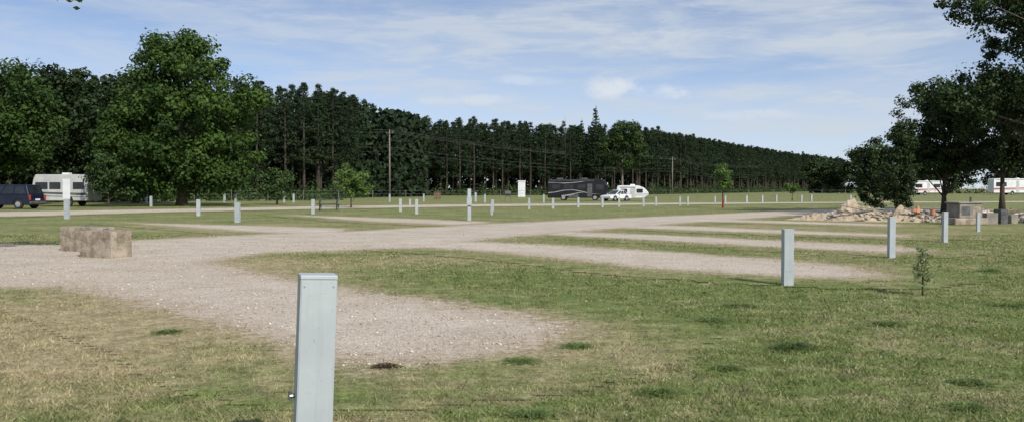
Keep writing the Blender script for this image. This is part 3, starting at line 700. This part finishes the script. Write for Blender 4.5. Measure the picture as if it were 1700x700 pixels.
def trailer(loc,rot,L,H,label,paint,stripe,nose=.5,z0=.5,W=2.3,band=False):
    e=empty("travel_trailer",loc,rot); top(e,label,"travel trailer")
    prof=[(-L/2,z0)]+arch(-.15*L,.42,z0)+[(L/2-.5*nose,z0),(L/2,z0+.4),(L/2,H*.55),(L/2-nose*.5,H*.85),(L/2-nose*1.1,H-.03),(L/2-nose*1.5,H),(-L/2+.25,H),(-L/2+.06,H-.1),(-L/2,H-.3)]
    MB().prism(prof,-W/2,W/2).obj("body",paint,e,bevel=.06,seg=3)
    for s in (-1,1):
        yy=s*(W/2+.004)
        if band:
            for x0,x1 in ((-L/2+.3,-L/2+1.3),(-.1,.9),(1.05,L/2-.35)): strip("window",rrect(x0,x1,H*.54,H*.76,.05),yy,M_glass,e)
            strip("door",rrect(-.95,-.3,z0+.12,H*.86,.05),yy,M_white,e)
        else:
            strip("window",rrect(-L/2+.5,-L/2+.5+.2*L,H*.52,H*.78),yy,M_glass,e)
            strip("window",rrect(L*.12,L*.32,H*.52,H*.78),yy,M_glass,e)
            strip("door",rrect(-.08*L,-.08*L+.65,z0+.12,H*.86,.05),yy,M_cream if paint is M_white else M_white,e)
        strip("stripe",[(-L/2+.05,H*.34),(L/2-.05,H*.42),(L/2-.05,H*.47),(-L/2+.05,H*.42)],yy,stripe,e,.006)
        strip("stripe",[(-L/2+.05,H*.29),(L/2-.1,H*.33),(L/2-.1,H*.35),(-L/2+.05,H*.31)],yy,stripe,e,.006)
    MB().box(-.3,.3,-.3,.3,H+.002,H+.16).obj("air_conditioner",M_white,e,bevel=.05)
    for y_ in (-W/2+.14,W/2-.14): wheel(e,-.15*L,y_,.34,.2)
    t=MB(); t.tube([(L/2-.4,-.5,z0+.03),(L/2+.8,0,z0-.02)],[.04,.04],6); t.tube([(L/2-.4,.5,z0+.03),(L/2+.8,0,z0-.02)],[.04,.04],6); t.tube([(L/2+.6,0,0),(L/2+.6,0,z0)],[.03,.03],6); t.obj("hitch",M_darkmetal,e)
    t=MB(); t.tube([(-L/2+.4,-W/2-.06,H-.18),(L/2-nose-.5,-W/2-.06,H-.18)],[.05,.05],8); t.obj("awning",M_cream,e)
    return e
trailer((15.1,109.5,0),math.radians(-6),3.9,1.9,"low white travel trailer with sloping front",M_white,M_silver,1.1,.35,1.9)
trailer((-38.7,76,0),math.radians(176),5.0,2.75,"boxy cream and grey older travel trailer near trees",M_cream,M_darkmetal,.3,band=True)
trailer((94,198,0),math.radians(10),8.0,3.2,"white travel trailer with red stripe and windows",M_white,M_red,1.0)
trailer((114.5,198,0),math.radians(4),12.5,3.7,"long white travel trailer with red stripe",M_white,M_red,1.6)

def lawn_table(loc,rot,label):
    e=empty("picnic_table",loc,rot); top(e,label,"picnic table")
    MB().box(-.8,.8,-.38,.38,.72,.76).obj("table_top",M_green,e,bevel=.01)
    for s in (-1,1): MB().box(-.8,.8,s*.7-.13,s*.7+.13,.43,.47).obj("bench",M_green,e,bevel=.01)
    for x_ in (-.6,.6):
        t=MB(); t.tube([(x_,-.7,0),(x_,-.3,.72)],[.04,.04],6); t.tube([(x_,.7,0),(x_,.3,.72)],[.04,.04],6); t.tube([(x_,-.72,.41),(x_,.72,.41)],[.035,.035],6); t.obj("leg_frame",M_darkmetal,e)
lawn_table((-13.0,62,0),.3,"dark green picnic table beside young maple")
e=empty("utility_shed",(1.65,150,0)); top(e,"tall narrow white utility shed before the wood","shed")
MB().box(-.62,.62,-.6,.6,0,2.65).obj("wall",M_white,e,bevel=.03)
MB().add([(-.68,-.68,2.652),(.68,-.68,2.652),(.68,.68,2.652),(-.68,.68,2.652),(-.68,0,2.85),(.68,0,2.85)],[(0,3,2,1),(0,1,5,4),(2,3,4,5),(1,2,5),(3,0,4)]).obj("roof",M_white,e)
MB().box(-.33,.33,-.62,-.59,.1,2.0).obj("door",M_white,e)
e=empty("rubbish_bin",(-10.6,124,0)); top(e,"brown wooden bin enclosure on grass","bin")
MB().box(-.45,.45,-.4,.4,0,.95).obj("bin_body",M_brownbox,e,bevel=.02); MB().box(-.5,.5,-.45,.45,.952,1.02).obj("lid",M_brownbox,e,bevel=.01)
e=empty("barbecue_grill",(-.5,105,0)); top(e,"dark metal barbecue grill standing on grass","grill")
MB().tube([(-.35,0,.95),(.35,0,.95)],[.3,.3],12).obj("hood",M_darkmetal,e,bevel=.02)
t=MB(); [t.tube([(sx,sy,0),(sx*.8,sy*.5,.8)],[.03,.03],6) for sx in (-.35,.35) for sy in (-.3,.3)]; t.obj("stand",M_darkmetal,e)
e=empty("water_spigot",(16.7,69,0)); top(e,"red water spigot post beside young tree","spigot")
MB().tube([(0,0,0),(0,0,.75),(0,0,.82)],[.06,.06,.05],8).obj("standpipe",M_red,e); MB().tube([(0,0,.65),(0,-.2,.6)],[.03,.025],6).obj("spout",M_steel,e)

e=empty("wire_fence",(0,0,0)); top(e,"low grey wire fence along the back of the field","fence")
fp=[(-62,97),(-20,108),(20,122),(70,138)]
t=MB()
for z in (.45,.85,1.25):
    for a,b in zip(fp[:-1],fp[1:]): t.tube([(a[0],a[1],z),(b[0],b[1],z)],[.012,.012],4,False)
t.obj("wire",M_steel,e)
for p_ in along(fp,4.2): MB().tube([(0,0,0),(0,0,1.35)],[.035,.03],6).obj("fence_post",M_wood,e,loc=(p_.x,p_.y,0))

# ------------------------------------------------------------------ rubble and building debris
def mound(loc,rx,ry,h,seed,label,mat):
    n=44; vs=[];fs=[]
    for i in range(n+1):
        for j in range(n+1):
            x=(i/n*2-1);y=(j/n*2-1); d_=math.sqrt(x*x+y*y)
            q=max(0,1-d_); b_=q*q*(3-2*q)
            z=h*b_*(1+.9*mn.noise(Vector((x*3,y*3,seed))))+b_**.5*.22*mn.noise(Vector((x*11,y*11,seed)))-.03*(b_<=0)
            vs.append((x*rx,y*ry,z))
    for i in range(n):
        for j in range(n): a=i*(n+1)+j; fs.append((a,a+n+1,a+n+2,a+1))
    o=MB().add(vs,fs).obj("dirt_mound",mat,None,loc=loc); top(o,label,"dirt heap")
mound((17.0,43.0,0),2.1,1.7,.85,1,"sandy heap of excavated soil on grass",M_soil)
mound((15.6,44.2,0),1.8,1.1,.25,5,"low spread of brown soil on grass",M_soil)
mound((18.9,42.2,0),1.8,1.4,.5,2,"low heap of soil beside dark young tree",M_soil)
mound((22.2,42.0,0),2.8,1.7,.45,3,"low spread of sandy rubble and soil",M_soil)
mound((27,44.0,0),4.0,2.0,.35,4,"low heap of mixed rubble and soil",M_soil)
allv=[];allf=[]
def chunk_set(cx,cy,rx,ry,n,s0,s1,z0):
    r=np.random.default_rng(int(cx*10))
    for i in range(n):
        a=r.uniform(0,6.28);q=math.sqrt(r.random()); p=Vector((cx+math.cos(a)*q*rx,cy+math.sin(a)*q*ry,z0*(1-q)))
        s=r.uniform(s0,s1)*(.6+.4*r.random()); sx,sy,sz=s*r.uniform(.6,1.6),s*r.uniform(.6,1.2),s*r.uniform(.3,.8)
        M=Matrix.Rotation(r.uniform(0,6.28),3,'Z')@Matrix.Rotation(r.uniform(-.6,.6),3,'X')
        vs=[p+M@Vector((x*sx*r.uniform(.7,1),y*sy*r.uniform(.7,1),z*sz*r.uniform(.7,1)))+Vector((0,0,sz*.6)) for x in(-.5,.5) for y in(-.5,.5) for z in(-.5,.5)]
        n0=len(allv); allv.extend([tuple(v) for v in vs])
        for f_ in ((0,1,3,2),(4,6,7,5),(0,4,5,1),(2,3,7,6),(0,2,6,4),(1,5,7,3)): allf.append(tuple(n0+k_ for k_ in f_))
chunk_set(17.2,42.8,1.9,1.3,180,.05,.24,.62); chunk_set(19.8,42.0,2.0,1.2,190,.05,.28,.42); chunk_set(22.6,41.4,2.6,1.3,260,.06,.36,.38); chunk_set(27,42.6,3.6,1.6,280,.08,.42,.3)
mbx=MB(); mbx.v=allv; mbx.f=allf; o=mbx.obj("rubble",M_rubble); top(o,"broken concrete and stone rubble pieces","rubble",kind="stuff")
r=random.Random(3)
for i in range(14):
    o=MB().box(-.7,.7,-.07,.07,0,.045).obj("timber_plank",M_conc2 if i%2 else M_wood,None,loc=(r.uniform(16,24.5),r.uniform(41,42.3),r.uniform(.15,.6)),rot=r.uniform(-.5,.5))
    o.rotation_euler[1]=r.uniform(-.35,.35); top(o,"pale timber plank lying on the rubble","plank","planks on the rubble")
for (x_,y_,z_,mt,nm,lb) in ((20.0,41.5,.35,M_orange,"orange_bucket","faded orange plastic bucket on rubble"),(20.8,41.1,.3,M_red,"red_bucket","red plastic bucket on rubble")):
    e=empty(nm,(x_,y_,z_),.3); top(e,lb,"bucket"); MB().tube([(0,0,0),(0,0,.24)],[.10,.13],14).obj("bucket_body",mt,e); MB().tube([(-.13,0,.23),(-.08,.0,.32),(.08,0,.32),(.13,0,.23)],[.007]*4,5).obj("handle",M_steel,e)
def sheet(loc,rot,mat,label,sx=1,seed=4):
    vs=[];fs=[]
    for i in range(13):
        for j in range(9):
            vs.append(((i/12*2.0-1)*sx,(j/8*1.0-.5)*sx,.10+.22*mn.noise(Vector((i*.5,j*.6,seed)))+.26*math.exp(-((i-6)/3)**2-((j-4)/3)**2)))
    for i in range(12):
        for j in range(8): a=i*9+j; fs.append((a,a+9,a+10,a+1))
    o=MB().add(vs,fs).obj("plastic_sheet",mat,None,smooth=True,loc=loc,rot=rot); top(o,label,"plastic sheet")
sheet((21.5,41.0,.32),.2,M_white,"crumpled white plastic sheet on rubble",.7)
sheet((19.3,41.6,.36),.9,M_orange,"small crumpled orange plastic sheet on rubble",.35,8)
e=empty("site_generator",(19.9,38.4,0),.15); top(e,"boxy grey tan site generator on stone base","generator")
MB().box(-.80,.80,-.5,.5,0,.30).obj("stone_base",M_conc,e,bevel=.04)
MB().box(-.55,.55,-.45,.45,.302,.92).obj("housing",M_conc2,e,bevel=.03)
MB().box(-.63,.63,-.50,.50,.922,.99).obj("lid",M_conc2,e,bevel=.02)
MB().box(-.45,-.05,-.462,-.452,.42,.80).obj("louvre_panel",M_darkmetal,e,bevel=.004)
MB().box(.08,.45,-.462,-.452,.42,.80).obj("access_panel",M_conc,e,bevel=.004)
MB().tube([(.3,0,.99),(.3,0,1.2)],[.05,.05],10).obj("exhaust_pipe",M_darkmetal,e)
for i,(x_,y_,l_,h_,mt) in enumerate([(21.3,38.9,.5,.5,M_conc2),(21.95,39.2,.4,.65,M_darkmetal),(22.6,39.6,.6,.42,M_conc2),(24.0,39.9,.7,.5,M_conc2),(25.6,40.4,.5,.6,M_conc2)]):
    block((x_,y_,0),l_,.3*i,"small grey concrete block standing by the rubble",.42,h_,mt,False,"small blocks by the rubble")

# ------------------------------------------------------------------ weeds
def weed(loc,n,rad,h,mat,seed,label,name="weed_plant",w=.006):
    r=np.random.default_rng(seed); a=r.uniform(0,6.28,n); q=np.minimum(np.abs(r.normal(0,.45,n)),.85)*rad
    b_=np.column_stack([np.cos(a)*q,np.sin(a)*q*.9,np.zeros(n)]); out=rad*r.uniform(.2,.6,n); a2=a+r.normal(0,.7,n)
    hh=h*np.clip(1.1-q/rad*.7,.25,1)
    mid=b_+np.column_stack([np.cos(a2)*out*.5,np.sin(a2)*out*.5,hh*r.uniform(.4,1,n)]); tip=b_+np.column_stack([np.cos(a2)*out,np.sin(a2)*out,hh*r.uniform(.2,.8,n)])
    s=np.column_stack([-np.sin(a2)*w,np.cos(a2)*w,np.zeros(n)])
    V=np.stack([b_-s*.5,mid-s,tip,mid+s],1).reshape(-1,3)
    m=np_mesh(name,V,4,mat,{"tint":np.repeat(r.random(n),4)})
    o=link(bpy.data.objects.new(name,m)); o.location=loc; top(o,label,"weed")
    return o
for i,(x_,y_,rad,h,mt) in enumerate([(2.8,8.66,.27,.07,M_weed2),(1.12,6.76,.18,.05,M_weed),(2.4,10.5,.28,.05,M_weed),(.66,8.75,.22,.045,M_weed),(.13,6.1,.18,.045,M_weed),(.08,8.0,.2,.04,M_weed),
    (3.75,7.1,.18,.05,M_weed),(-3.8,9.6,.2,.045,M_weed),(9.2,16.8,.3,.07,M_weed),(3.1,11.8,.28,.05,M_weed),(4.4,10.2,.24,.05,M_weed),(1.9,7.7,.16,.04,M_weed),(3.3,6.3,.18,.045,M_weed),(6.8,11.8,.3,.06,M_weed)]):
    weed((x_,y_,0),300,rad,h,mt,400+i,"tuft of broad green weed in short grass")
weed((-1.13,7.75,0),200,.13,.045,M_deadw,450,"clump of brown dead weed at gravel edge",w=.009)
make_tree("sapling",(6.13,13.0,0),[(0,0,.40,.17,.17,.24),(.02,0,.62,.13,.13,.14)],26,.07,16,0.05,71,mat_leaf("sapling_leaves",(0.20,0.25,0.10),(0.36,0.42,0.22),.4),.68,.005,10,"thin young sapling with pale leaves in grass",category="sapling")

# ------------------------------------------------------------------ light, sky, camera
SUN_EL=math.radians(37); dirx,diry=0.52,-0.85   # towards the sun (horizontal)
sunv=Vector((dirx*math.cos(SUN_EL),diry*math.cos(SUN_EL),math.sin(SUN_EL))).normalized()
sl=bpy.data.lights.new("sun",'SUN'); sl.energy=4.2; sl.angle=math.radians(.5); sl.color=(1,.95,.87)
so=bpy.data.objects.new("sun",sl); so.rotation_euler=(-sunv).to_track_quat('-Z','Y').to_euler(); link(so)
w=bpy.data.worlds.new("World"); scene.world=w; w.use_nodes=True; nt=w.node_tree
bg=nt.nodes['Background']; bg.inputs['Strength'].default_value=.13
sky=N(nt,'ShaderNodeTexSky',sky_type='NISHITA'); sky.sun_disc=False; sky.sun_elevation=SUN_EL; sky.sun_rotation=math.atan2(dirx,diry)
sky.air_density=1.0; sky.dust_density=.6; sky.ozone_density=1.2
gen=N(nt,'ShaderNodeTexCoord').outputs['Generated']
sep=N(nt,'ShaderNodeSeparateXYZ'); nt.links.new(gen,sep.inputs[0])
zz=math_(nt,'ADD',math_(nt,'MULTIPLY',sep.outputs[2],2.0),.05)
cmb=N(nt,'ShaderNodeCombineXYZ'); nt.links.new(sep.outputs[0],cmb.inputs[0]); nt.links.new(sep.outputs[1],cmb.inputs[1]); nt.links.new(zz,cmb.inputs[2])
nrm=N(nt,'ShaderNodeVectorMath',operation='NORMALIZE'); nt.links.new(cmb.outputs[0],nrm.inputs[0]); nt.links.new(nrm.outputs[0],sky.inputs['Vector'])
skyc=mix(nt,1.0,sky.outputs[0],(1.18,1.22,1.30),'MULTIPLY')
def cloud(scale,zs,detail,off,dist=.6,rough=.6,tilt=4):
    mp=N(nt,'ShaderNodeMapping'); mp.inputs['Scale'].default_value=(scale,scale,scale*zs); mp.inputs['Location'].default_value=(off,off*.7,off*.3); mp.inputs['Rotation'].default_value=(0,math.radians(tilt),0)
    nt.links.new(gen,mp.inputs['Vector'])
    n=N(nt,'ShaderNodeTexNoise'); n.inputs['Scale'].default_value=1; n.inputs['Detail'].default_value=detail; n.inputs['Roughness'].default_value=rough; n.inputs['Distortion'].default_value=dist
    nt.links.new(mp.outputs[0],n.inputs['Vector']); return n.outputs['Fac']
c1=maprange(nt,cloud(2.0,5.5,7,3.3,.4,.58),.36,.60); c2=maprange(nt,cloud(5.5,6,7,9.1,.5,.62,7),.42,.64); c3=maprange(nt,cloud(13,5,6,5.3,.3,.62,3),.45,.66)
c=math_(nt,'ADD',math_(nt,'MULTIPLY',c1,.45),math_(nt,'MULTIPLY',c2,.50)); c=math_(nt,'ADD',c,math_(nt,'MULTIPLY',c3,math_(nt,'MULTIPLY',c1,.40)),clamp=True)
rightw=maprange(nt,sep.outputs[0],-.45,.20,0.66,1.0)
c=math_(nt,'MULTIPLY',c,rightw)
hz=maprange(nt,sep.outputs[2],0.20,0.0,0.12,0.6)
c=math_(nt,'ADD',c,math_(nt,'MULTIPLY',hz,math_(nt,'SUBTRACT',1.0,c)),clamp=True)
col=mix(nt,math_(nt,'MULTIPLY',c,.90),skyc,(4.75,5.2,5.75))
pn=cloud(22,1.8,6,1.7,.3,.65)
puff=None
for (az_,el_,ra,re) in ((.105,.112,.036,.010),(.165,.107,.032,.008),(.02,.122,.04,.005),(.28,.080,.05,.006),(-.05,.10,.05,.005)):
    u=math_(nt,'DIVIDE',math_(nt,'SUBTRACT',math_(nt,'DIVIDE',sep.outputs[0],math_(nt,'MAXIMUM',sep.outputs[1],.05)),az_),ra)
    v=math_(nt,'DIVIDE',math_(nt,'SUBTRACT',sep.outputs[2],el_),re)
    d_=math_(nt,'ADD',math_(nt,'MULTIPLY',u,u),math_(nt,'MULTIPLY',v,v))
    q=maprange(nt,math_(nt,'ADD',d_,math_(nt,'MULTIPLY',math_(nt,'SUBTRACT',pn,.5),7.0)),1.8,-.8)
    q=math_(nt,'MULTIPLY',q,1.0 if az_>.1 and az_<.2 else .5)
    puff=q if puff is None else math_(nt,'MAXIMUM',puff,q)
col=mix(nt,math_(nt,'MULTIPLY',puff,.75),col,(6.0,6.25,6.5))
nt.links.new(col,bg.inputs['Color'])

cam=bpy.data.cameras.new("camera"); co=bpy.data.objects.new("camera",cam); link(co)
cam.sensor_width=36; cam.lens=30.7; cam.clip_end=4000
co.location=(0,0,1.6); co.rotation_euler=(math.radians(90-1.5),0,0)
scene.camera=co
scene.view_settings.view_transform='Standard'; scene.view_settings.look='None'; scene.view_settings.exposure=0
print("pines",cnt,"blades",len(Vb)//3)
